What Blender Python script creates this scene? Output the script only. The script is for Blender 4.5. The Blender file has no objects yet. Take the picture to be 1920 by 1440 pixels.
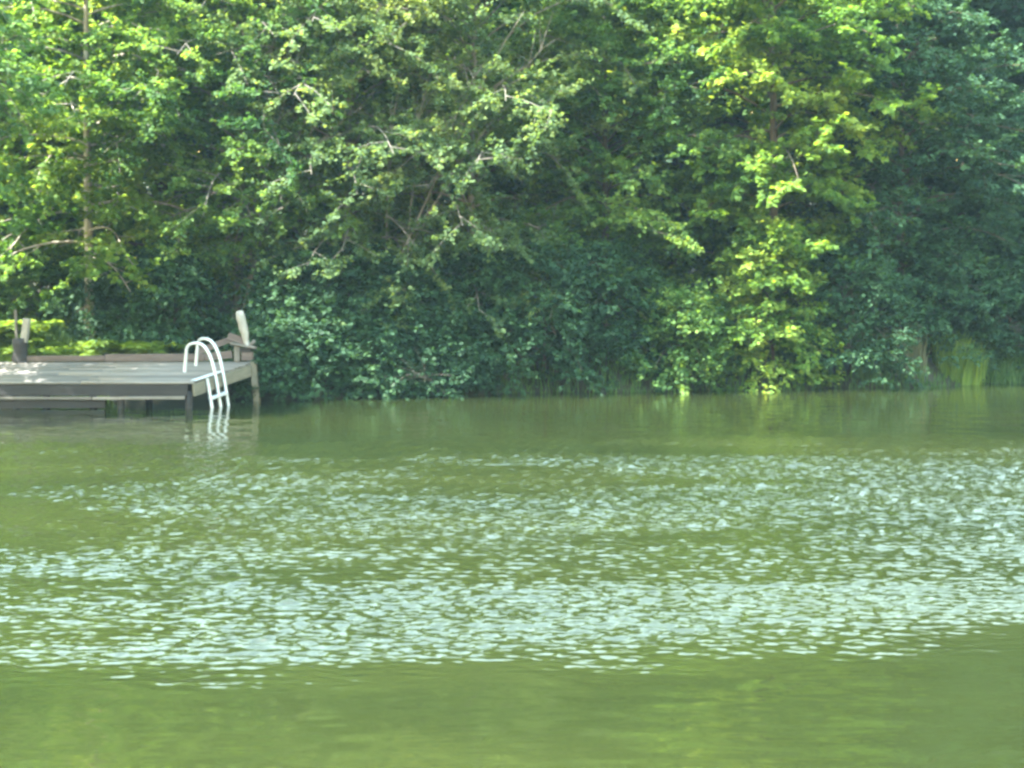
import bpy, math
import numpy as np
from mathutils import Vector, Matrix
R = math.radians
scene = bpy.context.scene
col = scene.collection

# ------------------------------------------------------------------ camera
CAM_H = 2.45
FOC = 2790.0                      # focal length in photo pixels (1920 wide)
cam = bpy.data.cameras.new("camera")
cam.sensor_width = 36.0
cam.lens = 36.0 * FOC / 1920.0
cam.clip_end = 2000.0
cam_o = bpy.data.objects.new("camera", cam)
cam_o.location = (0, 0, CAM_H)
cam_o.rotation_euler = (R(90 - 3.69), 0, 0)
col.objects.link(cam_o)
scene.camera = cam_o

# ------------------------------------------------------------------ sky, sun, exposure
SUN_TO = Vector((-0.50, -0.18, 0.76)).normalized()        # direction towards the sun
sun_el = math.asin(SUN_TO.z)
sun_az = math.atan2(SUN_TO.x, SUN_TO.y)
world = bpy.data.worlds.new("World")
scene.world = world
world.use_nodes = True
wn = world.node_tree
wn.nodes.clear()
sky = wn.nodes.new("ShaderNodeTexSky")
sky.sky_type = 'NISHITA'
sky.sun_disc = False
sky.sun_elevation = sun_el
sky.sun_rotation = sun_az
sky.air_density = 4.0
sky.dust_density = 1.0
sky.ozone_density = 6.0
bg = wn.nodes.new("ShaderNodeBackground")
bg.inputs["Strength"].default_value = 0.15
wo = wn.nodes.new("ShaderNodeOutputWorld")
wn.links.new(sky.outputs[0], bg.inputs[0])
wn.links.new(bg.outputs[0], wo.inputs[0])
sun = bpy.data.lights.new("sun", 'SUN')
sun.energy = 4.8
sun.angle = R(0.53)
sun.color = (1.0, 0.94, 0.84)
sun_o = bpy.data.objects.new("sun", sun)
sun_o.rotation_euler = (-SUN_TO).to_track_quat('-Z', 'Y').to_euler()
sun_o.location = (-40, -20, 40)
col.objects.link(sun_o)
vs = scene.view_settings
vs.view_transform = 'Standard'
vs.look = 'None'
vs.gamma = 1.0
vs.use_curve_mapping = False
vs.exposure = 3.6
cy = scene.cycles
cy.use_denoising = True
cy.max_bounces = 6
cy.diffuse_bounces = 3
cy.glossy_bounces = 2
cy.transmission_bounces = 3
cy.transparent_max_bounces = 4
cy.caustics_reflective = False
cy.caustics_refractive = False
cy.pixel_filter_type = 'BLACKMAN_HARRIS'
cy.filter_width = 2.9

# ------------------------------------------------------------------ helpers
def rng(seed):
    return np.random.default_rng(seed)

def tag(o, label=None, cat=None, group=None, kind=None):
    if label: o["label"] = label
    if cat: o["category"] = cat
    if group: o["group"] = group
    if kind: o["kind"] = kind
    return o

def empty(name, loc):
    o = bpy.data.objects.new(name, None)
    o.location = loc
    o.empty_display_size = 0.3
    col.objects.link(o)
    return o

def link_mesh(name, me, mat, parent=None, loc=None):
    if mat and not me.materials:
        me.materials.append(mat)
    o = bpy.data.objects.new(name, me)
    col.objects.link(o)
    if loc is not None: o.location = loc
    if parent is not None: o.parent = parent
    return o

def fast_mesh(name, verts, quads=None, tris=None, smooth=False, attrs=None):
    """numpy arrays -> mesh"""
    me = bpy.data.meshes.new(name)
    verts = np.asarray(verts, np.float32)
    me.vertices.add(len(verts))
    me.vertices.foreach_set("co", verts.ravel())
    loops, starts, n = [], [], 0
    if quads is not None and len(quads):
        q = np.asarray(quads, np.int32)
        loops.append(q.ravel()); starts.append(np.arange(len(q)) * 4); n = q.size
    if tris is not None and len(tris):
        t = np.asarray(tris, np.int32)
        loops.append(t.ravel()); starts.append(n + np.arange(len(t)) * 3)
    loops = np.concatenate(loops).astype(np.int32)
    starts = np.concatenate(starts).astype(np.int32)
    me.loops.add(len(loops)); me.loops.foreach_set("vertex_index", loops)
    me.polygons.add(len(starts)); me.polygons.foreach_set("loop_start", starts)
    if smooth:
        me.polygons.foreach_set("use_smooth", np.ones(len(starts), bool))
    if attrs:
        for k, v in attrs.items():
            a = me.attributes.new(k, 'FLOAT', 'POINT')
            a.data.foreach_set("value", np.asarray(v, np.float32))
    me.update(calc_edges=True)
    me.validate()
    return me

class Tubes:
    """collects tapered tubes"""
    def __init__(s): s.v, s.q, s.t, s.n = [], [], [], 0
    def add(s, pts, rad, k=6, cap=False):
        pts = np.asarray(pts, float); m = len(pts)
        rad = np.broadcast_to(np.asarray(rad, float), (m,))
        tan = np.gradient(pts, axis=0)
        tan /= np.linalg.norm(tan, axis=1)[:, None] + 1e-9
        ref = np.array([0.0, 0, 1]) if abs(tan[:, 2]).mean() < 0.8 else np.array([1.0, 0, 0])
        u = np.cross(tan, ref); u /= np.linalg.norm(u, axis=1)[:, None] + 1e-9
        w = np.cross(tan, u)
        a = np.arange(k) * 2 * math.pi / k
        ring = pts[:, None] + rad[:, None, None] * (np.cos(a)[None, :, None] * u[:, None] + np.sin(a)[None, :, None] * w[:, None])
        s.v.append(ring.reshape(-1, 3))
        i = np.arange(m - 1)[:, None] * k; j = np.arange(k)[None]
        j2 = (j + 1) % k
        s.q.append((s.n + np.stack([i + j, i + j2, i + k + j2, i + k + j], -1)).reshape(-1, 4))
        if cap:
            for r0 in (0, (m - 1) * k):
                c = len(pts) * k + (0 if r0 == 0 else 1)
                s.t.append(np.array([[s.n + r0 + x, s.n + r0 + (x + 1) % k, s.n + c] for x in range(k)]))
            s.v.append(np.array([pts[0], pts[-1]])); s.n += 2
        s.n += m * k
    def mesh(s, name, smooth=True):
        return fast_mesh(name, np.concatenate(s.v), np.concatenate(s.q), np.concatenate(s.t) if s.t else None, smooth)

def leaf_mesh(name, pos, dirs, nrm, size, tint, width=0.62, simple=False):
    """one folded six-sided leaf per row: pos = stalk end, dirs = towards the tip, nrm = leaf normal"""
    d = dirs / (np.linalg.norm(dirs, axis=1)[:, None] + 1e-9)
    n = nrm - (nrm * d).sum(1)[:, None] * d
    n /= np.linalg.norm(n, axis=1)[:, None] + 1e-9
    s = np.cross(d, n)
    L = size[:, None]; W = L * width * 0.5
    up = n * L * 0.10
    if simple:
        v = np.stack([pos, pos + d * L * 0.5 + s * W + up, pos + d * L, pos + d * L * 0.5 - s * W + up], 1).reshape(-1, 3)
        return fast_mesh(name, v, np.arange(len(pos))[:, None] * 4 + np.arange(4)[None], attrs={"tint": np.repeat(tint, 4)})
    v = np.stack([pos,
                  pos + d * L * 0.30 + s * W + up, pos + d * L * 0.68 + s * W * 0.80 + up * 0.6,
                  pos + d * L - up * 0.6,
                  pos + d * L * 0.68 - s * W * 0.80 + up * 0.6, pos + d * L * 0.30 - s * W + up], 1).reshape(-1, 3)
    b = np.arange(len(pos))[:, None] * 6
    q = np.concatenate([b + np.array([[0, 1, 2, 3]]), b + np.array([[0, 3, 4, 5]])])
    return fast_mesh(name, v, q, attrs={"tint": np.repeat(tint, 6)})

# ------------------------------------------------------------------ materials
def new_mat(name):
    m = bpy.data.materials.new(name); m.use_nodes = True
    nt = m.node_tree; nt.nodes.clear()
    out = nt.nodes.new("ShaderNodeOutputMaterial")
    return m, nt, out

def ramp(nt, stops):
    r = nt.nodes.new("ShaderNodeValToRGB")
    el = r.color_ramp.elements
    el[0].position, el[0].color = stops[0][0], (*stops[0][1], 1)
    el[1].position, el[1].color = stops[-1][0], (*stops[-1][1], 1)
    for p, c in stops[1:-1]:
        e = el.new(p); e.color = (*c, 1)
    return r

def leaf_mat(name, dark, mid, light, trans=0.40):
    m, nt, out = new_mat(name)
    at = nt.nodes.new("ShaderNodeAttribute"); at.attribute_name = "tint"
    rp = ramp(nt, [(0.0, dark), (0.55, mid), (1.0, light)])
    nt.links.new(at.outputs["Fac"], rp.inputs[0])
    pb = nt.nodes.new("ShaderNodeBsdfPrincipled")
    pb.inputs["Roughness"].default_value = 0.7
    pb.inputs["Specular IOR Level"].default_value = 0.2
    nt.links.new(rp.outputs[0], pb.inputs["Base Color"])
    tr = nt.nodes.new("ShaderNodeBsdfTranslucent")
    mulc = nt.nodes.new("ShaderNodeMix"); mulc.data_type = 'RGBA'; mulc.blend_type = 'MULTIPLY'
    mulc.inputs[0].default_value = 1.0
    mulc.inputs[7].default_value = (1.9, 1.7, 0.75, 1)
    nt.links.new(rp.outputs[0], mulc.inputs[6])
    nt.links.new(mulc.outputs[2], tr.inputs[0])
    mx = nt.nodes.new("ShaderNodeMixShader"); mx.inputs[0].default_value = trans
    nt.links.new(pb.outputs[0], mx.inputs[1]); nt.links.new(tr.outputs[0], mx.inputs[2])
    nt.links.new(mx.outputs[0], out.inputs[0])
    return m

def noise_mat(name, c1, c2, scale=(6, 6, 6), rough=0.85, bump=0.4, detail=6, c3=None, spec=0.3, vary=0.0):
    m, nt, out = new_mat(name)
    tc = nt.nodes.new("ShaderNodeTexCoord")
    mp = nt.nodes.new("ShaderNodeMapping"); mp.inputs["Scale"].default_value = scale
    nt.links.new(tc.outputs["Object"], mp.inputs[0])
    nz = nt.nodes.new("ShaderNodeTexNoise"); nz.inputs["Scale"].default_value = 1.0
    nz.inputs["Detail"].default_value = detail; nz.inputs["Roughness"].default_value = 0.65
    nt.links.new(mp.outputs[0], nz.inputs[0])
    st = [(0.3, c1), (0.7, c2)] if c3 is None else [(0.3, c1), (0.52, c2), (0.72, c3)]
    rp = ramp(nt, st)
    nt.links.new(nz.outputs[0], rp.inputs[0])
    pb = nt.nodes.new("ShaderNodeBsdfPrincipled")
    pb.inputs["Roughness"].default_value = rough
    pb.inputs["Specular IOR Level"].default_value = spec
    if vary:
        oi = nt.nodes.new("ShaderNodeObjectInfo")
        mr = nt.nodes.new("ShaderNodeMapRange"); mr.inputs[3].default_value = 1 - vary; mr.inputs[4].default_value = 1 + vary
        nt.links.new(oi.outputs["Random"], mr.inputs[0])
        hs = nt.nodes.new("ShaderNodeHueSaturation")
        nt.links.new(mr.outputs[0], hs.inputs["Value"]); nt.links.new(rp.outputs[0], hs.inputs["Color"])
        nt.links.new(hs.outputs[0], pb.inputs["Base Color"])
    else:
        nt.links.new(rp.outputs[0], pb.inputs["Base Color"])
    bp = nt.nodes.new("ShaderNodeBump"); bp.inputs["Strength"].default_value = bump; bp.inputs["Distance"].default_value = 0.02
    nt.links.new(nz.outputs[0], bp.inputs["Height"]); nt.links.new(bp.outputs[0], pb.inputs["Normal"])
    nt.links.new(pb.outputs[0], out.inputs[0])
    return m

M = {}
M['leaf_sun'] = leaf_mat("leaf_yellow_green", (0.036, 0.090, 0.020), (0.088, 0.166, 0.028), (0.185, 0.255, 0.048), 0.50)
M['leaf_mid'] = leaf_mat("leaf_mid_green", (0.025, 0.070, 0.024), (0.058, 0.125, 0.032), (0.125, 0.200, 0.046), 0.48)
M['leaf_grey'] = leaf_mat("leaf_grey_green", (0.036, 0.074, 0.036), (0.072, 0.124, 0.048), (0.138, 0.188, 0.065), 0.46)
M['leaf_shade'] = leaf_mat("leaf_shaded_green", (0.012, 0.038, 0.019), (0.020, 0.056, 0.026), (0.034, 0.080, 0.032), 0.32)  # bluish shade of the low and right-hand foliage put into the leaf colour
M['leaf_fern'] = leaf_mat("leaf_fern", (0.050, 0.100, 0.018), (0.085, 0.150, 0.026), (0.130, 0.195, 0.040), 0.38)
M['blade'] = leaf_mat("blade_green", (0.024, 0.060, 0.020), (0.040, 0.090, 0.025), (0.070, 0.120, 0.036), 0.35)
M['blade_dry'] = leaf_mat("blade_dry", (0.06, 0.07, 0.045), (0.09, 0.10, 0.065), (0.13, 0.13, 0.09), 0.3)
M['bark_pale'] = noise_mat("bark_pale", (0.10, 0.088, 0.075), (0.30, 0.27, 0.23), (9, 9, 2.0), 0.9, 0.6, c3=(0.44, 0.41, 0.36))
M['bark_dark'] = noise_mat("bark_dark", (0.035, 0.028, 0.022), (0.11, 0.09, 0.07), (10, 10, 2.0), 0.92, 0.8)
M['bark_grey'] = noise_mat("bark_grey", (0.07, 0.065, 0.058), (0.20, 0.185, 0.165), (10, 10, 3.0), 0.9, 0.6)
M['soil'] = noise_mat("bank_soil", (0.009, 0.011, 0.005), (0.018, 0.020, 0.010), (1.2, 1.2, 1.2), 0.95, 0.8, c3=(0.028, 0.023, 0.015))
M['wood'] = noise_mat("weathered_board", (0.060, 0.057, 0.054), (0.108, 0.103, 0.098), (1.2, 14, 14), 0.85, 0.5, c3=(0.150, 0.140, 0.126), vary=0.28)
M['wood_dark'] = noise_mat("dark_shaded_wood", (0.006, 0.006, 0.008), (0.016, 0.016, 0.018), (1.5, 12, 12), 0.75, 0.5)  # shade on the dock's front put into a near-black bluish wood colour
M['wood_brown'] = noise_mat("brown_beam", (0.050, 0.040, 0.040), (0.092, 0.075, 0.073), (1.5, 12, 12), 0.85, 0.5)
M['post_pale'] = noise_mat("bleached_post", (0.15, 0.15, 0.145), (0.24, 0.24, 0.23), (14, 14, 3), 0.85, 0.6)
M['post_side'] = noise_mat("side_board", (0.070, 0.072, 0.058), (0.125, 0.122, 0.102), (2, 2, 10), 0.85, 0.5)
M['metal'] = noise_mat("white_painted_metal", (0.27, 0.31, 0.35), (0.40, 0.44, 0.48), (8, 8, 8), 0.32, 0.03, spec=0.5)

def water_mat():
    m, nt, out = new_mat("pond_water")
    N = nt.nodes.new; Lk = nt.links.new
    def math_(op, a=None, b=None, c=None):
        n = N("ShaderNodeMath"); n.operation = op
        for i, x in enumerate((a, b, c)):
            if x is None: continue
            if isinstance(x, (int, float)): n.inputs[i].default_value = x
            else: Lk(x, n.inputs[i])
        return n.outputs[0]
    tc = N("ShaderNodeTexCoord")
    def noise(scale, stretch=(1, 1, 1), detail=2.0, rough=0.5, dist=0.0):
        mp = N("ShaderNodeMapping"); mp.inputs["Scale"].default_value = stretch
        Lk(tc.outputs["Object"], mp.inputs[0])
        n = N("ShaderNodeTexNoise"); n.inputs["Scale"].default_value = scale
        n.inputs["Detail"].default_value = detail; n.inputs["Roughness"].default_value = rough
        n.inputs["Distortion"].default_value = dist
        Lk(mp.outputs[0], n.inputs[0]); return n.outputs[0]
    ra = N("ShaderNodeAttribute"); ra.attribute_name = "ruffle"
    h = math_('ADD', math_('MULTIPLY', noise(2.2, (0.6, 1.2, 1), 2.0, 0.5), 0.012),
              math_('MULTIPLY', math_('MULTIPLY', noise(12.5, (0.60, 1.0, 1), 1.5, 0.5, 0.3), 0.030), ra.outputs["Fac"]))
    bp = N("ShaderNodeBump"); bp.inputs["Strength"].default_value = 1.0; bp.inputs["Distance"].default_value = 1.0
    Lk(h, bp.inputs["Height"])
    rp = ramp(nt, [(0.35, (0.0084, 0.0128, 0.0040)), (0.65, (0.0125, 0.0172, 0.0050))])
    Lk(noise(0.25, (0.5, 1, 1), 3.0), rp.inputs[0])
    pb = N("ShaderNodeBsdfPrincipled")
    Lk(rp.outputs[0], pb.inputs["Base Color"])
    pb.inputs["Roughness"].default_value = 0.04
    pb.inputs["IOR"].default_value = 1.5
    Lk(bp.outputs[0], pb.inputs["Normal"])
    Lk(pb.outputs[0], out.inputs[0])
    return m
M['water'] = water_mat()

# ------------------------------------------------------------------ ground and water
SHX = np.array([-60, -17, -12.5, -10, -6, -3, -0.7, 3, 7, 10, 12.5, 16, 24, 60.0])
SHY = np.array([27, 29.0, 31.3, 33.2, 32.6, 33.4, 34.4, 35.4, 36.2, 36.9, 38.0, 40, 43, 47.0])
def shore(x): return np.interp(x, SHX, SHY)
def ground_z(x, y):
    x = np.asarray(x, float); y = np.asarray(y, float)
    d = y - (shore(x) + 0.25 * np.sin(x * 1.7) + 0.12 * np.sin(x * 4.1 + 1))
    far = np.where(d > 0, 0.75 * (1 - np.exp(-d / 0.9)) + 0.10 * d + 0.012 * np.clip(d - 6, 0, 40) ** 1.5, np.maximum(-1.3, d * 0.5))
    dn = 3.2 + 0.3 * np.sin(x * 0.9) - y
    near = np.where(dn > 0, 0.85 * (1 - np.exp(-dn / 1.5)), np.maximum(-1.3, dn * 0.5))
    z = np.maximum(far, near)
    return np.minimum(z + 0.05 * np.sin(x * 2.3 + y) * np.sin(y * 1.9) * (z > 0), 16)

def build_ground():
    xs = np.unique(np.concatenate([np.linspace(-110, -40, 15), np.linspace(-40, 40, 161), np.linspace(40, 110, 15)]))
    ys = np.unique(np.concatenate([np.linspace(-35, -5, 14), np.linspace(-5, 28, 34), np.linspace(28, 48, 81), np.linspace(48, 85, 30)]))
    X, Y = np.meshgrid(xs, ys)
    Z = ground_z(X, Y)
    v = np.stack([X, Y, Z], -1).reshape(-1, 3)
    nx = len(xs); i = np.arange(len(ys) - 1)[:, None] * nx; j = np.arange(nx - 1)[None]
    q = np.stack([i + j, i + j + 1, i + j + nx + 1, i + j + nx], -1).reshape(-1, 4)
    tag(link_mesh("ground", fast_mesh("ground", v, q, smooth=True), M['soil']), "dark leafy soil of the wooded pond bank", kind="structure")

def vnoise(x, y, seed):
    """smooth value noise, about 0..1"""
    tab = rng(seed).uniform(0, 1, (256, 256))
    xi = np.floor(x).astype(int); yi = np.floor(y).astype(int)
    fx = x - xi; fy = y - yi
    fx = fx * fx * (3 - 2 * fx); fy = fy * fy * (3 - 2 * fy)
    t = lambda i, j: tab[i % 256, j % 256]
    return (t(xi, yi) * (1 - fx) + t(xi + 1, yi) * fx) * (1 - fy) + (t(xi, yi + 1) * (1 - fx) + t(xi + 1, yi + 1) * fx) * fy
def fbm(x, y, seed, o=3):
    return sum(vnoise(x * 2 ** k, y * 2 ** k, seed + k) * 0.5 ** k for k in range(o)) / sum(0.5 ** k for k in range(o))
def sst(v, a, b):
    t = np.clip((v - a) / (b - a), 0, 1); return t * t * (3 - 2 * t)

def build_water():
    ys = np.unique(np.concatenate([np.linspace(1, 7, 13), np.arange(7, 9, 0.06), np.arange(9, 14, 0.021), np.arange(14, 25.5, 0.042), np.arange(25, 40, 0.25), np.linspace(40, 62, 12)]))
    xi = np.concatenate([-np.geomspace(8.5, 1.02, 12), np.linspace(-1, 1, 521), np.geomspace(1.02, 8.5, 12)])
    xs = xi
    X = xi[None, :] * (np.clip(0.36 * ys + 1.8, 5, 12))[:, None]          # columns fan out, so far ripples get no finer mesh than near ones
    Y = np.broadcast_to(ys[:, None], X.shape)
    # where the breeze touches the pond
    yy = Y + (fbm(X * 0.22 + 7, Y * 0.5, 3) - 0.5) * 3.2 - 0.02 * X
    band = sst(yy + 0.9 * (fbm(X * 1.1, Y * 2.0, 71) - 0.5), 9.1, 11.0) * (1 - sst(yy, 20.5, 25.5))
    pat = sst(fbm(X * 0.30 + 3, Y * 0.85 + 1, 21, 3) + 0.012 * X, 0.36, 0.60)
    ruf = band * (0.52 + 0.50 * pat + 0.012 * X)
    ruf = ruf * (1 + 0.05 * np.clip(Y - 12, 0, 14))
    g = rng(5)
    H = np.zeros_like(X); C = np.zeros_like(X)
    for k in range(46):
        lam = 0.075 * (2.7 ** g.uniform(0, 1))
        th = g.normal(-math.pi / 2 - 0.10, 0.45)
        kx, ky = math.cos(th) * 2 * math.pi / lam, math.sin(th) * 2 * math.pi / lam
        amp = 0.0052 * lam / 0.3 * 0.49
        H += amp * np.sin(kx * X + ky * Y + g.uniform(0, 6.283) + 1.2 * vnoise(X * 1.3, Y * 1.3, 60 + k % 5))
    for k in range(14):
        lam = g.uniform(0.45, 1.5); th = g.normal(-math.pi / 2, 0.6)
        C += 0.0007 * lam * np.sin(2 * math.pi / lam * (math.cos(th) * X + math.sin(th) * Y) + g.uniform(0, 6.283))
    Z = H * ruf + C * (Y < 30)
    v = np.stack([X, Y, Z], -1).reshape(-1, 3)
    nx = len(xs); i = np.arange(len(ys) - 1)[:, None] * nx; j = np.arange(nx - 1)[None]
    q = np.stack([i + j, i + j + 1, i + j + nx + 1, i + j + nx], -1).reshape(-1, 4)
    tag(link_mesh("pond_water", fast_mesh("pond_water", v, q, smooth=True, attrs={"ruffle": ruf.ravel()}), M['water']), "murky green pond water, ruffled by breeze across its middle", kind="structure")
build_ground()
build_water()

# ------------------------------------------------------------------ trees
def unit(v): return v / (np.linalg.norm(v, axis=-1, keepdims=True) + 1e-9)

def grow(seed, height, crown_r, z0, n_limb, limb_rise, droop, trunk_r, lean=(0, 0), bias=(0, -0.35), leaf=0.13, n_leaf=12000,
         spray=0.5, profile='oval', sec=7, visible_limbs=True, wobble=0.25, tint0=0.5):
    """local-space trunk tubes + leaf arrays of one tree"""
    g = rng(seed)
    T = Tubes()
    k = 9
    tt = np.linspace(0, 1, k)
    off = np.cumsum(g.normal(0, wobble / k, (k, 2)), 0)
    path = np.stack([lean[0] * tt ** 1.3 * height + off[:, 0], lean[1] * tt ** 1.3 * height + off[:, 1], tt * height], 1)
    path[0] = (0, 0, -0.3)
    path[1, :2] *= 0.5
    rad = trunk_r * (1 - 0.86 * tt); rad[0] *= 1.35
    T.add(path, rad, 9)
    A, B, CL, TN = [], [], [], []          # twig starts, ends, clump tint
    for i in range(n_limb):
        f = z0 + (1 - z0) * ((i + g.uniform(0, 1)) / n_limb) ** 0.9
        f = min(f, 0.99)
        p0 = np.array([np.interp(f, tt, path[:, c]) for c in range(3)])
        az = i * 2.39996 + g.normal(0, 0.35)
        d = np.array([math.cos(az), math.sin(az), 0.0])
        d[:2] += np.array(bias); d = d / np.linalg.norm(d[:2])
        s = (f - z0) / (1 - z0)
        env = {'oval': math.sin(math.pi * (0.16 + 0.80 * s)) ** 0.7, 'cone': 1.02 - 0.85 * s, 'column': 0.85 + 0.15 * math.sin(6 * s) - 0.45 * s ** 3, 'dome': math.sqrt(max(0.05, 1 - (s * 0.96) ** 2))}[profile]
        bl = 1 + 0.30 * (d[0] * bias[0] + d[1] * bias[1])
        L = crown_r * env * g.uniform(0.7, 1.12) * bl
        m = 7; u = np.linspace(0, 1, m)
        rise = limb_rise * (0.4 + 0.9 * s) * g.uniform(0.7, 1.3)
        bend = g.normal(0, 0.18)
        side = np.array([-d[1], d[0], 0])
        pts = p0 + d * (L * u)[:, None] + side * (L * bend * u ** 2)[:, None]
        pts[:, 2] += L * (rise * u - droop * u ** 2.2)
        if visible_limbs:
            T.add(pts, np.maximum(0.006, trunk_r * 0.36 * (1 - 0.6 * f) * (1 - 0.85 * u)), 5)
        ctint = g.normal(0, 0.22)
        ns = max(3, int(sec * (0.5 + 0.6 * L / crown_r)))
        for jn in range(ns):
            fu = 0.22 + 0.78 * (jn + g.uniform(0, 1)) / ns
            q0 = np.array([np.interp(fu, u, pts[:, c]) for c in range(3)])
            tn = unit(np.array([np.interp(fu, u, np.gradient(pts[:, c])) for c in range(3)]))
            sg = 1 if jn % 2 else -1
            ang = g.uniform(0.5, 1.15) * sg
            dd = unit(tn * math.cos(ang) + side * math.sin(ang) + np.array([0, 0, g.normal(0.08, 0.42)]))
            l2 = L * g.uniform(0.22, 0.42) * (1.25 - 0.7 * fu) + 0.25
            q1 = q0 + dd * l2 + np.array([0, 0, -0.12 * l2])
            if visible_limbs and l2 > 0.5 and n_leaf > 15000:
                T.add([q0, (q0 + q1) / 2 + np.array([0, 0, 0.04 * l2]), q1], [0.012, 0.008, 0.003], 3)
            for kn in range(6):
                fv = 0.15 + 0.85 * (kn + g.uniform(0, 1)) / 6
                r0 = q0 + (q1 - q0) * fv
                sg2 = 1 if kn % 2 else -1
                sd = unit(np.cross(dd, np.array([0, 0, 1.0])))
                a2 = g.uniform(0.4, 1.1) * sg2
                e = unit(dd * math.cos(a2) + sd * math.sin(a2) + np.array([0, 0, g.normal(0.0, 0.45)]))
                l3 = g.uniform(0.22, 0.5) * (0.5 + 0.5 * min(1.5, l2)) + 0.12
                A.append(r0); B.append(r0 + e * l3); CL.append(ctint + g.normal(0, 0.08))
    A, B, CL = np.array(A), np.array(B), np.array(CL)
    ln = np.linalg.norm(B - A, axis=1)
    wt = ln * np.where(A[:, 2] > 10.5, 0.55, 1.0) * np.where(A[:, 1] > 0.9, 0.4, 1.0)
    idx = g.choice(len(A), n_leaf, p=wt / wt.sum())
    f = g.uniform(0, 1, n_leaf) ** 0.85
    ax = unit(B[idx] - A[idx])
    pos = A[idx] + (B[idx] - A[idx]) * f[:, None] + g.normal(0, 0.035, (n_leaf, 3))
    sgn = np.where(g.uniform(size=n_leaf) < 0.5, -1.0, 1.0)
    sd = unit(np.cross(ax, np.array([0, 0, 1.0]))) * sgn[:, None]
    dirs = unit(ax * 0.55 + sd * 0.8 + g.normal(0, 0.3, (n_leaf, 3)) + np.array([0, 0, -0.25]))
    nrm = unit(np.array([0, 0, 1.0]) + g.normal(0, spray, (n_leaf, 3)) + 0.25 * np.array([-0.3, -1.0, 0]))
    size = leaf * g.uniform(0.65, 1.3, n_leaf) * np.where(A[idx][:, 2] > 10.5, 1.35, 1.0)
    tint = np.clip(tint0 + CL[idx] + g.normal(0, 0.17, n_leaf), 0, 1)
    return T, (pos, dirs, nrm, size, tint)

def tree(name, label, x, y, leafmat, bark, cat="tree", group=None, width=0.74, simple=True, **kw):
    z = float(ground_z(x, y))
    root = empty(name, (x, y, z))
    tag(root, label, cat, group)
    T, lv = grow(**kw)
    link_mesh("trunk", T.mesh("trunk"), M[bark], root)
    c = link_mesh("crown", leaf_mesh("crown", *lv, width=width, simple=simple), M[leafmat], root)
    tag(c, kind="stuff")
    return root

def px(xp, d): return (xp - 960.0) * d / FOC          # photo column at distance d -> X in metres


# -- trees of the front row, along the water
def front(name, label, xp, y, mat, bark, **kw):
    return tree(name, label, px(xp, y), y, mat, bark, **kw)
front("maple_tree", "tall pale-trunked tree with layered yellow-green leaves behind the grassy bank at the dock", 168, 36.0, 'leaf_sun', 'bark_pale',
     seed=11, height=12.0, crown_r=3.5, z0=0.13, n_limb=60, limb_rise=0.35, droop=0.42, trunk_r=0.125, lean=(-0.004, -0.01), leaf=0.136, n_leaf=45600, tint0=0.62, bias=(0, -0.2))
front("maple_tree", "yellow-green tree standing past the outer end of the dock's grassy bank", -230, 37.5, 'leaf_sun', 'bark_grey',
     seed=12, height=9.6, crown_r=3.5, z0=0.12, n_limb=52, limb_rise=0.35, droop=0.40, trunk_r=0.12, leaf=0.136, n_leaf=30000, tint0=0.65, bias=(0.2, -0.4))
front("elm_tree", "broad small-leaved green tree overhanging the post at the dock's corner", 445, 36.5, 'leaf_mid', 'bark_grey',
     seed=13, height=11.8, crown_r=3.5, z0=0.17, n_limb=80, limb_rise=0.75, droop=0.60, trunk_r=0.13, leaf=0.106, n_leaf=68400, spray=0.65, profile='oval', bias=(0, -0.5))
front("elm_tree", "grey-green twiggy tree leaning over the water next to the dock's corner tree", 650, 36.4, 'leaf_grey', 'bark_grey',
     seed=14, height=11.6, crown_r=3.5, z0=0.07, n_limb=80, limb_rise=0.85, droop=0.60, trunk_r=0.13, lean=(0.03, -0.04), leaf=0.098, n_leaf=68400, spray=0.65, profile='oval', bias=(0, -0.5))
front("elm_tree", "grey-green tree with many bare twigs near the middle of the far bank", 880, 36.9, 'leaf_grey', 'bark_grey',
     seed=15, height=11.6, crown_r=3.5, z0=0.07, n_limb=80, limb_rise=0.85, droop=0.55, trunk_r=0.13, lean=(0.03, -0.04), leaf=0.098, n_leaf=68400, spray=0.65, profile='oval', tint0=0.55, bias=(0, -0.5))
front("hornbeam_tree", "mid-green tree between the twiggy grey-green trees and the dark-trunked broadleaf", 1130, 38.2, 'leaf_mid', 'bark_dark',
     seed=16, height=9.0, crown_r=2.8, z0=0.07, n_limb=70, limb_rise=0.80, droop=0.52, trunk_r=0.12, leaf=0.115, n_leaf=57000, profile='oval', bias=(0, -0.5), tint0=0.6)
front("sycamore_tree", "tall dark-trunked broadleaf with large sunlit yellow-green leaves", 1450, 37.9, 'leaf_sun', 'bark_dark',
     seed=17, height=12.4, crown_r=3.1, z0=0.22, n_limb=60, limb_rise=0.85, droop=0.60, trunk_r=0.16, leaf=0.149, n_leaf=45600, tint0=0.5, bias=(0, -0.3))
front("oak_tree", "rounded deep green tree in shade above the reeds", 1680, 40.3, 'leaf_shade', 'bark_dark',
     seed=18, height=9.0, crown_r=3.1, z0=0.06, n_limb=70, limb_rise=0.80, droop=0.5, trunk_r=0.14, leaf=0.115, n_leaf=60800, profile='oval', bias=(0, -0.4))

front("added_shade_tree", "broad unseen tree added past the outer end of the dock to shade the deck", -400, 29.4, 'leaf_mid', 'bark_grey',
     seed=19, height=11.5, crown_r=3.6, z0=0.40, n_limb=60, limb_rise=0.45, droop=0.5, trunk_r=0.16, lean=(0.06, -0.03), leaf=0.153, n_leaf=30000, profile='oval', bias=(0.75, -0.1))  # out-of-view tree, added to keep the deck in shade

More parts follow.
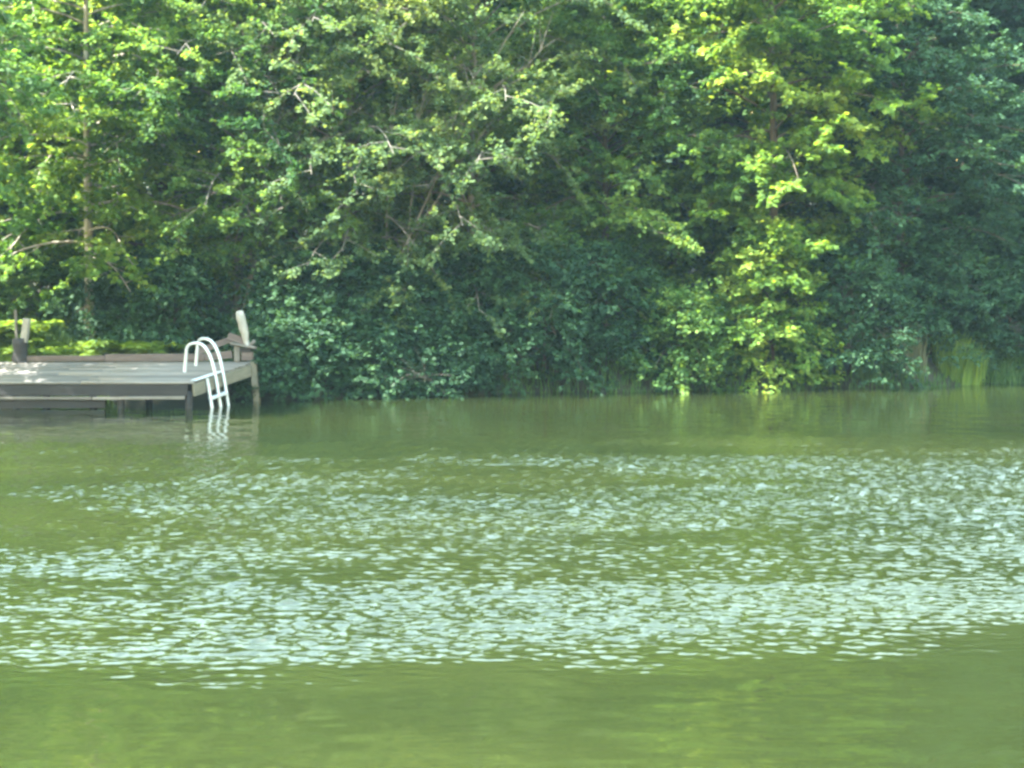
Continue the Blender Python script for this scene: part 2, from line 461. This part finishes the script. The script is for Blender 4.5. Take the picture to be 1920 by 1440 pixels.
# -- the wood behind; sunlit tops are put into the leaf colour of some crowns
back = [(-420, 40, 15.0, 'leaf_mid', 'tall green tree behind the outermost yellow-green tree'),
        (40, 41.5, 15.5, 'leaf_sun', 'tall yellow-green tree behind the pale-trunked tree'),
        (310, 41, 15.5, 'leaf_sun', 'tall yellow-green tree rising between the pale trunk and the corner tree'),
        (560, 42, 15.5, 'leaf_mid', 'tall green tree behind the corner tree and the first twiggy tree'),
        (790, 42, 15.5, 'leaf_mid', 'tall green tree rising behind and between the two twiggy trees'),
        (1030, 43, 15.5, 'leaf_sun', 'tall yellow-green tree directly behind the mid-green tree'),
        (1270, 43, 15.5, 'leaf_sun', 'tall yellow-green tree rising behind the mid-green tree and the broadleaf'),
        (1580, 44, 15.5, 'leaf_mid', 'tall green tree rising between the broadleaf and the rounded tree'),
        (1800, 48, 17.0, 'leaf_shade', 'dark tall tree right behind the rounded shaded tree'),
        (1960, 47, 17.0, 'leaf_shade', 'dark tall tree above the bare shaded shore'),
        (2180, 46, 15.5, 'leaf_shade', 'dark tree past the bare shaded shore')]
for i, (xp, d, h, mt, lab) in enumerate(back):
    tree("forest_tree", lab, px(xp, d), d, mt, 'bark_dark', group="trees of the wood behind the bank",
         seed=40 + i, height=h, crown_r=3.7, z0=0.05, n_limb=70, limb_rise=0.7, droop=0.4, trunk_r=0.17, leaf=0.24, n_leaf=15000, profile='column', sec=6, simple=True, width=0.8, bias=(0, -0.3))
for i, xp in enumerate(range(-250, 2350, 185)):
    d = 50 + 2.0 * (i % 3)
    tree("forest_tree", "distant tree of the wood glimpsed through gaps in the foliage", px(xp, d), d, 'leaf_shade', 'bark_dark', group="far trees of the wood",
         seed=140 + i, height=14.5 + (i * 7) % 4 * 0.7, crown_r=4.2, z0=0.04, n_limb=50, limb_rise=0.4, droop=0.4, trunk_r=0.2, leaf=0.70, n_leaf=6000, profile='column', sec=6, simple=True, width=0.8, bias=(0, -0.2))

# -- undergrowth shrubs leaning over the water
def shrub(name, label, xp, y, h, r, mat, seed, n=12000, leaf=0.105, tint0=0.45, group="shrubs along the waterline", bias=(0, -0.5), droop=0.55):
    return tree(name, label, px(xp, y), y, mat, 'bark_dark', cat="shrub", group=group, seed=seed, height=h, crown_r=r, z0=0.04, n_limb=34, limb_rise=0.55, droop=droop,
                trunk_r=0.05, leaf=leaf, n_leaf=n, spray=0.45, profile='dome', sec=6, bias=bias, tint0=tint0, wobble=0.4)
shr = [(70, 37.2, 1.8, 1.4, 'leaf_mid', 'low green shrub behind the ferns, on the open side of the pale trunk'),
       (245, 36.6, 2.0, 1.4, 'leaf_shade', 'dark low shrub just past the pale trunk behind the ferns'),
       (330, 34.9, 2.2, 1.3, 'leaf_shade', 'dark shrub on the bank between the ferns and the dock corner'),
       (545, 34.5, 2.2, 1.4, 'leaf_shade', 'dark green shrub touching the water just past the dock post'),
       (650, 34.8, 2.3, 1.5, 'leaf_shade', 'dark green shrub beneath the first twiggy tree'),
       (770, 35.1, 2.2, 1.4, 'leaf_shade', 'low dark shrub with a bare branch dipping to the water'),
       (900, 35.6, 2.4, 1.5, 'leaf_shade', 'dark green shrub beneath the second twiggy tree'),
       (1020, 35.6, 2.6, 1.6, 'leaf_shade', 'dark shrub at the water below the mid-green tree'),
       (1140, 36.3, 2.5, 1.5, 'leaf_shade', 'taller dark shrub right under the mid-green tree'),
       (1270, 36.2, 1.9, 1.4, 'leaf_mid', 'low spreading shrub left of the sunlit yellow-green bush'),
       (1600, 37.3, 2.6, 1.6, 'leaf_shade', 'dark shrub between the sunlit bush and the reeds'),
       (1745, 39.0, 2.8, 1.5, 'leaf_shade', 'dark shrub behind the dry reeds'),
       (505, 33.2, 1.1, 0.8, 'leaf_shade', 'small dark shrub hugging the dock corner post'),
       (600, 33.7, 1.3, 1.0, 'leaf_shade', 'small dark shrub at the water just past the dock corner'),
       (705, 34.1, 1.2, 1.0, 'leaf_shade', 'small dark shrub where the bare branch meets the bank'),
       (830, 34.5, 1.2, 1.0, 'leaf_shade', 'small dark shrub at the waterline behind the tip of the bare branch'),
       (1890, 39.3, 2.2, 1.5, 'leaf_shade', 'shaded shrub above the bare shore past the bright grass'),
       (2040, 41.0, 2.8, 1.8, 'leaf_shade', 'shaded shrub farther along the bare shore')]
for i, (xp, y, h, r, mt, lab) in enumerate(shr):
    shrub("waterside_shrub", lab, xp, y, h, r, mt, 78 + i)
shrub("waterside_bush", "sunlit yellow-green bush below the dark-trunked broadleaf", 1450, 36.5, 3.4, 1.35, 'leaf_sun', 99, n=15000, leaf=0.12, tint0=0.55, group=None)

# ------------------------------------------------------------------ the dock
def hexa(a, b):
    """box from two quads of four corners each (bottom, top)"""
    v = np.array(list(a) + list(b), float)
    q = [(3, 2, 1, 0), (4, 5, 6, 7), (0, 1, 5, 4), (1, 2, 6, 5), (2, 3, 7, 6), (3, 0, 4, 7)]
    return v, q
def part_box(name, c0, c1, parent, mat, w, h, up=(0, 0, 1), roll=0.0, bev=0.006):
    """straight timber from c0 to c1 (local to parent), w wide and h high"""
    c0, c1 = Vector(c0), Vector(c1)
    d = (c1 - c0); L = d.length; d.normalize()
    sd = d.cross(Vector(up))
    if sd.length < 1e-4: sd = Vector((1, 0, 0))
    sd.normalize(); u = sd.cross(d)
    q = Matrix.Rotation(roll, 3, d); sd = q @ sd; u = q @ u
    import bmesh
    bm = bmesh.new()
    bmesh.ops.create_cube(bm, size=1.0)
    for v in bm.verts: v.co = Vector((v.co.x * L, v.co.y * w, v.co.z * h))
    bmesh.ops.bevel(bm, geom=list(bm.edges), offset=min(bev, w * 0.2, h * 0.2), segments=1, affect='EDGES')
    me = bpy.data.meshes.new(name); bm.to_mesh(me); bm.free()
    o = link_mesh(name, me, M[mat], parent)
    m = Matrix(((d.x, sd.x, u.x), (d.y, sd.y, u.y), (d.z, sd.z, u.z))).to_4x4()
    m.translation = (c0 + c1) / 2
    o.matrix_local = m
    return o
def post(name, base, top, r0, r1, parent, mat, prof=None, k=10, seed=0):
    g = rng(seed); n = 7
    t = np.linspace(0, 1, n)[:, None]
    p = np.array(base) * (1 - t) + np.array(top) * t + g.normal(0, 0.006, (n, 3))
    rad = np.interp(t[:, 0], np.linspace(0, 1, len(prof)), prof) if prof else np.linspace(r0, r1, n)
    T = Tubes(); T.add(p, rad, k, cap=True)
    return link_mesh(name, T.mesh(name, smooth=False), M[mat], parent)

DX, DY = -6.5, 30.0                              # front corner of the dock by the ladder
dock = empty("wooden_dock", (DX, DY, 0))
tag(dock, "weathered grey wooden dock on dark pilings, sagging towards the open water", "dock")
DEP, Z0, Z1 = 2.2, 0.55, 0.86
ERX = 0.88                                       # the ladder side slants outwards to the back
def dz(y): return Z0 + (Z1 - Z0) * y / DEP
def ex(y): return ERX * y / DEP
g = rng(77)
NP = 15
XL = -7.6
for i in range(NP):
    y0 = i * DEP / NP + 0.008; y1 = (i + 1) * DEP / NP - 0.008
    cuts = [XL, XL + g.uniform(2.2, 3.4), XL + g.uniform(4.6, 6.0), None]
    for k in range(3):
        xa = cuts[k] + (0.003 if k else 0); t = 0.036
        lift = g.uniform(-0.004, 0.005)
        e0 = ex(y0) + 0.03 if cuts[k + 1] is None else cuts[k + 1] - 0.003
        e1 = ex(y1) + 0.03 if cuts[k + 1] is None else cuts[k + 1] - 0.003
        za, zb = dz(y0) + lift, dz(y1) + lift
        v, q = hexa([(xa, y0, za - t), (e0, y0, za - t), (e1, y1, zb - t), (xa, y1, zb - t)], [(xa, y0, za), (e0, y0, za), (e1, y1, zb), (xa, y1, zb)])
        link_mesh("plank", fast_mesh("plank", v, q), M['wood'], dock)
# front: shadowed beam, pale rubbing strip, dark board standing in for the shade underneath
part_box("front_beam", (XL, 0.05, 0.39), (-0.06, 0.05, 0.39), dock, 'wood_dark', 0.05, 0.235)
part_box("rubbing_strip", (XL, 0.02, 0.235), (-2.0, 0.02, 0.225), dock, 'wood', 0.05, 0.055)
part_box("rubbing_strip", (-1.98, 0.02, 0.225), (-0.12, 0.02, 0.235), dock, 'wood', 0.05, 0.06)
part_box("shade_board", (XL, 0.10, 0.10), (-1.75, 0.10, 0.10), dock, 'wood_dark', 0.05, 0.17)  # dark strip in place of the shade below the dock
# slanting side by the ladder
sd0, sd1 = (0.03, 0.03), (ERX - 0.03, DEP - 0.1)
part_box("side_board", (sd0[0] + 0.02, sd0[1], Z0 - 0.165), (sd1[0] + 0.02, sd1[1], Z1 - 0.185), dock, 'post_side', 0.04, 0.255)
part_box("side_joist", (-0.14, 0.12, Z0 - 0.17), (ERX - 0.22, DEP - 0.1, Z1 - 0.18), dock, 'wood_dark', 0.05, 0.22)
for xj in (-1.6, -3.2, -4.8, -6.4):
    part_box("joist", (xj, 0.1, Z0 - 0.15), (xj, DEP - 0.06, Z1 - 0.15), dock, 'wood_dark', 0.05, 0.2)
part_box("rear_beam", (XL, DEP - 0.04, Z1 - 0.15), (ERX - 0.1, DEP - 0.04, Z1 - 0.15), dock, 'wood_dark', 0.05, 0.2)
for i, (xp_, yp_, zt) in enumerate([(-0.05, 0.13, 0.36), (-1.45, 0.14, 0.36), (-2.05, 0.3, 0.36), (-3.6, 0.14, 0.36), (-5.6, 0.14, 0.36), (-1.3, 1.9, 0.68), (-3.5, 1.9, 0.68), (-5.7, 1.9, 0.68)]):
    post("piling", (xp_, yp_, -1.3), (xp_ + g.normal(0, 0.02), yp_, zt), 0.075, 0.075, dock, 'wood_dark', seed=i)
# corner post by the water's far side, leaning out at its foot
part_box("corner_post", (ERX + 0.16, DEP + 0.02, -0.9), (ERX + 0.02, DEP - 0.06, Z1 + 0.005), dock, 'post_side', 0.14, 0.13, up=(0, 1, 0))
# kerb beam along the back, raised at its ladder end
part_box("kerb_beam", (-4.3, DEP - 0.05, Z1 + 0.065), (-2.3, DEP - 0.05, Z1 + 0.075), dock, 'wood_brown', 0.10, 0.12)
part_box("kerb_beam", (-2.29, DEP - 0.05, Z1 + 0.085), (-0.15, DEP - 0.05, Z1 + 0.095), dock, 'wood_brown', 0.10, 0.16)
part_box("kerb_beam", (-0.14, DEP - 0.05, Z1 + 0.10), (0.45, DEP - 0.05, Z1 + 0.16), dock, 'wood_brown', 0.10, 0.16)
# broken railing at the corner
part_box("rail_stub", (0.56, DEP - 0.06, Z1), (0.56, DEP - 0.06, Z1 + 0.34), dock, 'wood', 0.13, 0.10, up=(0, 1, 0))
part_box("rail_block", (0.66, DEP - 0.05, Z1 + 0.12), (0.90, DEP - 0.05, Z1 + 0.12), dock, 'wood_brown', 0.12, 0.18)
part_box("rail_block", (0.64, DEP - 0.05, Z1 + 0.26), (0.86, DEP - 0.05, Z1 + 0.25), dock, 'wood_dark', 0.14, 0.09)
part_box("rail_board", (0.42, DEP - 0.06, Z1 + 0.40), (0.97, DEP - 0.06, Z1 + 0.30), dock, 'wood', 0.20, 0.05)
part_box("rail_board", (0.36, DEP - 0.02, Z1 + 0.56), (0.72, DEP - 0.02, Z1 + 0.44), dock, 'wood_brown', 0.05, 0.15)
part_box("rail_board", (-0.35, DEP + 0.05, Z1 + 0.20), (0.46, DEP + 0.05, Z1 + 0.50), dock, 'wood_brown', 0.04, 0.13)
post("bleached_post", (0.78, DEP - 0.06, Z1 + 0.34), (0.62, DEP - 0.06, Z1 + 1.10), 0.1, 0.1, dock, 'post_pale', prof=[0.055, 0.065, 0.085, 0.10, 0.095, 0.105, 0.075], seed=31, k=9)
part_box("splinter", (0.84, DEP - 0.08, Z1 + 0.36), (0.95, DEP - 0.08, Z1 + 0.46), dock, 'wood', 0.05, 0.06)
# dark mooring stump at the back with a pale broken top
post("mooring_stump", (-4.12, DEP - 0.05, Z1 - 0.25), (-4.14, DEP - 0.05, Z1 + 0.50), 0.2, 0.16, dock, 'wood_dark', prof=[0.21, 0.19, 0.165, 0.16, 0.15, 0.16, 0.15], seed=32, k=11)
part_box("stump_top", (-4.05, DEP - 0.05, Z1 + 0.42), (-3.97, DEP - 0.05, Z1 + 0.93), dock, 'post_pale', 0.13, 0.16, up=(0, 1, 0))
part_box("stump_splinter", (-4.20, DEP - 0.05, Z1 + 0.45), (-4.22, DEP - 0.05, Z1 + 1.12), dock, 'wood', 0.05, 0.06, up=(0, 1, 0))

# ------------------------------------------------------------------ swim ladder
lad = empty("swim_ladder", (DX, DY, Z0))
tag(lad, "white tubular metal swim ladder with two arched handrails at the dock corner", "ladder")
def edge(t): return np.array([ex(t * DEP) + 0.075, t * DEP, dz(t * DEP) - Z0])
def ltube(name, pts, r=0.033):
    pts = np.array(pts, float)
    # smooth the corners
    for _ in range(2):
        a, b = pts[:-1] * 0.75 + pts[1:] * 0.25, pts[:-1] * 0.25 + pts[1:] * 0.75
        pts = np.concatenate([pts[:1], np.stack([a, b], 1).reshape(-1, 3), pts[-1:]])
    T = Tubes(); T.add(pts, r, 8, cap=True)
    return link_mesh(name, T.mesh(name), M['metal'], lad)
EL, EM, ER_ = edge(0.20), edge(0.33), edge(0.45)
foot = np.array([0.17, -0.05, -1.05])
def arch(e, back):
    b = np.array(back)
    top = 0.60
    return [b, b + (0.03, 0, top * 0.55), b + (0.06, -0.01, top * 0.93), b * 0.62 + e * 0.38 + (0, 0, top * 1.06), b * 0.36 + e * 0.64 + (0, 0, top * 1.0), b * 0.14 + e * 0.86 + (0, 0, top * 0.62), e + (0, 0, 0.02), e + foot * 0.5, e + foot]
ltube("handrail", arch(EM, (-0.34, 1.05, dz(1.05) - Z0 + 0.002)))
ltube("handrail", arch(ER_, (-0.24, 1.68, dz(1.72) - Z0 + 0.002)))
ltube("side_rail", [EL + (0, 0, 0.0), EL + foot * 0.5, EL + foot])
for zt in (0.40, 0.72, 0.97):
    a, b = EL + foot * zt, ER_ + foot * zt
    o = part_box("tread", a, b, lad, 'metal', 0.10, 0.055)
part_box("lit_edge_strip", edge(0.06) + (-0.09, 0, 0.010), edge(0.50) + (-0.09, 0, 0.010), lad, 'metal', 0.14, 0.014)  # pale strip standing in for light caught along the deck edge

# ------------------------------------------------------------------ bank plants
def fern(i, x, y, h, label, group):
    g = rng(300 + i)
    root = empty("fern", (x, y, float(ground_z(x, y)))); tag(root, label, "fern", group)
    P, D, N_, S, Ti = [], [], [], [], []
    T = Tubes()
    for f in range(13):
        az = f * 2.4 + g.normal(0, 0.3); L = h * g.uniform(0.8, 1.25); hor = np.array([math.cos(az), math.sin(az), 0])
        u = np.linspace(0, 1, 12)[:, None]
        p = hor * L * 0.75 * u + np.array([0, 0, 1]) * (L * (1.05 * u - 0.62 * u ** 2.4))
        T.add(p[::3], np.linspace(0.006, 0.002, 4), 3)
        tg = unit(np.gradient(p, axis=0)); sd = unit(np.cross(tg, [0, 0, 1.0]))
        for s_ in (-1, 1):
            P.append(p[2:]); D.append(sd[2:] * s_ + tg[2:] * 0.45 + g.normal(0, 0.12, (10, 3)))
            N_.append(np.cross(sd, tg)[2:] + g.normal(0, 0.2, (10, 3)))
            S.append(L * 0.30 * np.sin(np.linspace(0.5, 3.0, 10)) + 0.02); Ti.append(np.clip(g.normal(0.55, 0.2, 10), 0, 1))
    link_mesh("stem", T.mesh("stem"), M['blade'], root)
    fo = link_mesh("foliage", leaf_mesh("foliage", np.concatenate(P), np.concatenate(D), np.concatenate(N_), np.concatenate(S), np.concatenate(Ti), width=0.42), M['leaf_fern'], root)
    tag(fo, kind="stuff")
g = rng(9)
for i in range(17):
    xp = -40 + i * 21.5 + g.uniform(-6, 6)
    y = 33.3 + g.uniform(0, 0.9) + (0.3 if xp < 60 else 0)
    fern(i, px(xp, y), y, 0.85 + 0.35 * g.uniform(), "bright yellow-green fern on the sunny bank behind the dock", "ferns on the bank behind the dock")

def blades(name, label, cx, cy, rx, ry, n, h, mat, seed, cat=None, kind=None, lean=0.25, w=0.016):
    g = rng(seed)
    r = np.sqrt(g.uniform(0, 1, n)); a = g.uniform(0, 6.283, n)
    x = cx + rx * r * np.cos(a); y = cy + ry * r * np.sin(a)
    z = ground_z(x, y)
    keep = z > -0.15; x, y, z = x[keep], y[keep], z[keep]; n = len(x)
    H = h * g.uniform(0.55, 1.2, n); d = np.stack([g.normal(0, lean, n), g.normal(0, lean, n), np.zeros(n)], 1)
    sd = unit(np.stack([g.normal(0, 1, n), g.normal(0, 0.5, n), np.zeros(n)], 1)) * w * g.uniform(0.6, 1.3, n)[:, None]
    b = np.stack([x - cx, y - cy, z - 0.02], 1); up = np.array([0, 0, 1.0])
    m = b + up * (H * 0.55)[:, None] + d * (H * 0.35)[:, None]; t = b + up * (H * 0.95)[:, None] + d * H[:, None]
    v = np.stack([b - sd, b + sd, m + sd * 0.8, m - sd * 0.8, t], 1).reshape(-1, 3)
    k = np.arange(n)[:, None] * 5
    me = fast_mesh(name, v, k + np.array([[0, 1, 2, 3]]), k + np.array([[3, 2, 4]]), attrs={"tint": np.repeat(np.clip(g.normal(0.5, 0.22, n), 0, 1), 5)})
    o = link_mesh(name, me, M[mat], None, (cx, cy, 0))
    return tag(o, label, cat, kind=kind)
blades("bank_grass", "short grass on the bank behind the dock", -9.5, 34.5, 3.6, 1.5, 9000, 0.34, 'leaf_fern', 401, kind="stuff")
blades("bank_grass", "taller dark grass under the pale-trunked tree", -10.0, 37.2, 4.0, 2.2, 9000, 0.5, 'blade', 406, kind="stuff")
blades("bank_grass", "sparse dark grass and weeds along the wooded shoreline", 2.5, 36.2, 11.5, 2.0, 9000, 0.30, 'blade', 402, kind="stuff")
blades("bank_grass", "dark grass on the low bare shore past the bright tall grass", 13.5, 39.4, 2.2, 1.6, 5000, 0.45, 'blade', 407, kind="stuff")
x_ = px(1680, 37.6)
blades("reed_clump", "tall dry grey reeds at the water's edge", x_ + 0.1, 37.35, 0.62, 0.35, 300, 1.0, 'blade_dry', 403, cat="reeds", lean=0.10)
blades("reed_clump", "greyish green reeds beside the tall dry ones, next to the dark shrub", px(1635, 37.2), 37.1, 0.45, 0.3, 420, 0.95, 'blade', 405, cat="reeds", lean=0.10)
blades("grass_clump", "bright green tall grass between the reeds and the bare shore", px(1795, 38.2), 38.0, 0.65, 0.5, 900, 0.95, 'leaf_fern', 404, cat="grass clump", lean=0.16)

# ------------------------------------------------------------------ bare fallen branches over the water
def bare(name, label, base, tips, r, mat, seed, cat="dead tree"):
    g = rng(seed)
    root = empty(name, base); tag(root, label, cat)
    main = np.array(tips[0]) - np.array(base)
    u = np.linspace(0, 1, 9)[:, None]
    sag = np.array([0, 0, 1.0]) * 0.08 * np.linalg.norm(main) * np.sin(u * math.pi)
    p = main * u + sag + np.cumsum(g.normal(0, 0.035, (9, 3)), 0) * (u > 0)
    T = Tubes(); T.add(p, np.linspace(r, r * 0.25, 9), 6); link_mesh("trunk", T.mesh("trunk"), M[mat], root)
    root.location.y += 0.7 if cat == 'dead tree' else 0
    for tpt in tips[1:]:
        f = g.uniform(0.15, 0.6); i0 = int(f * 8)
        b0 = p[i0]; e = np.array(tpt) - np.array(base)
        q = b0 + (e - b0) * u + np.array([0, 0, 0.10]) * np.linalg.norm(e - b0) * np.sin(u * math.pi) + np.cumsum(g.normal(0, 0.04, (9, 3)), 0) * (u > 0)
        T = Tubes(); T.add(q, np.linspace(r * 0.5, r * 0.12, 9), 5)
        for k in range(14):
            j = g.integers(2, 8); dd = unit(unit(e - b0) + g.normal(0, 0.55, 3)); l = g.uniform(0.3, 1.0)
            T.add([q[j], q[j] + dd * l * 0.5 + (0, 0, 0.04), q[j] + dd * l], [r * 0.2, r * 0.14, r * 0.06], 3)
        link_mesh("branch", T.mesh("branch"), M[mat], root)
def at(xp, yp, d): return (px(xp, d), d, CAM_H + (540.0 - yp) * d / FOC)
bare("dead_tree", "bare grey dead tree slanting up through the middle foliage", at(690, 640, 34.2), [at(985, 20, 33.4), at(900, 120, 33.2), at(830, 80, 33.6), at(1010, 150, 33.2), at(760, 60, 33.8), at(960, 300, 33.2), at(860, 330, 33.0), at(740, 210, 33.2), at(1040, 60, 33.4)], 0.034, 'bark_grey', 501)
bare("dead_tree", "bare grey dead limb slanting above the dock corner", at(430, 640, 34.6), [at(640, 60, 33.4), at(560, 100, 33.2), at(600, 200, 33.0), at(520, 60, 33.5), at(690, 190, 33.2), at(570, 300, 33.0)], 0.03, 'bark_grey', 502)
bare("fallen_branch", "thin bare branch dipping into the water below the dark shrubs", at(850, 742, 33.7), [at(715, 695, 33.2), at(760, 690, 33.2)], 0.03, 'bark_grey', 503, "branch")


# ------------------------------------------------------------------ hazy summer air
def build_haze():
    m, nt, out = new_mat("summer_haze")
    pv = nt.nodes.new("ShaderNodeVolumePrincipled")
    pv.inputs["Color"].default_value = (0.48, 0.80, 1.0, 1)
    pv.inputs["Density"].default_value = 0.00022
    pv.inputs["Anisotropy"].default_value = 0.1
    nt.links.new(pv.outputs[0], out.inputs["Volume"])
    x0, x1, y0, y1, z0, z1 = -120, 120, -40, 90, -3, 26
    v, q = hexa([(x0, y0, z0), (x1, y0, z0), (x1, y1, z0), (x0, y1, z0)], [(x0, y0, z1), (x1, y0, z1), (x1, y1, z1), (x0, y1, z1)])
    tag(link_mesh("haze", fast_mesh("haze", v, q), m), "thin bluish summer haze over the pond", kind="stuff")
build_haze()
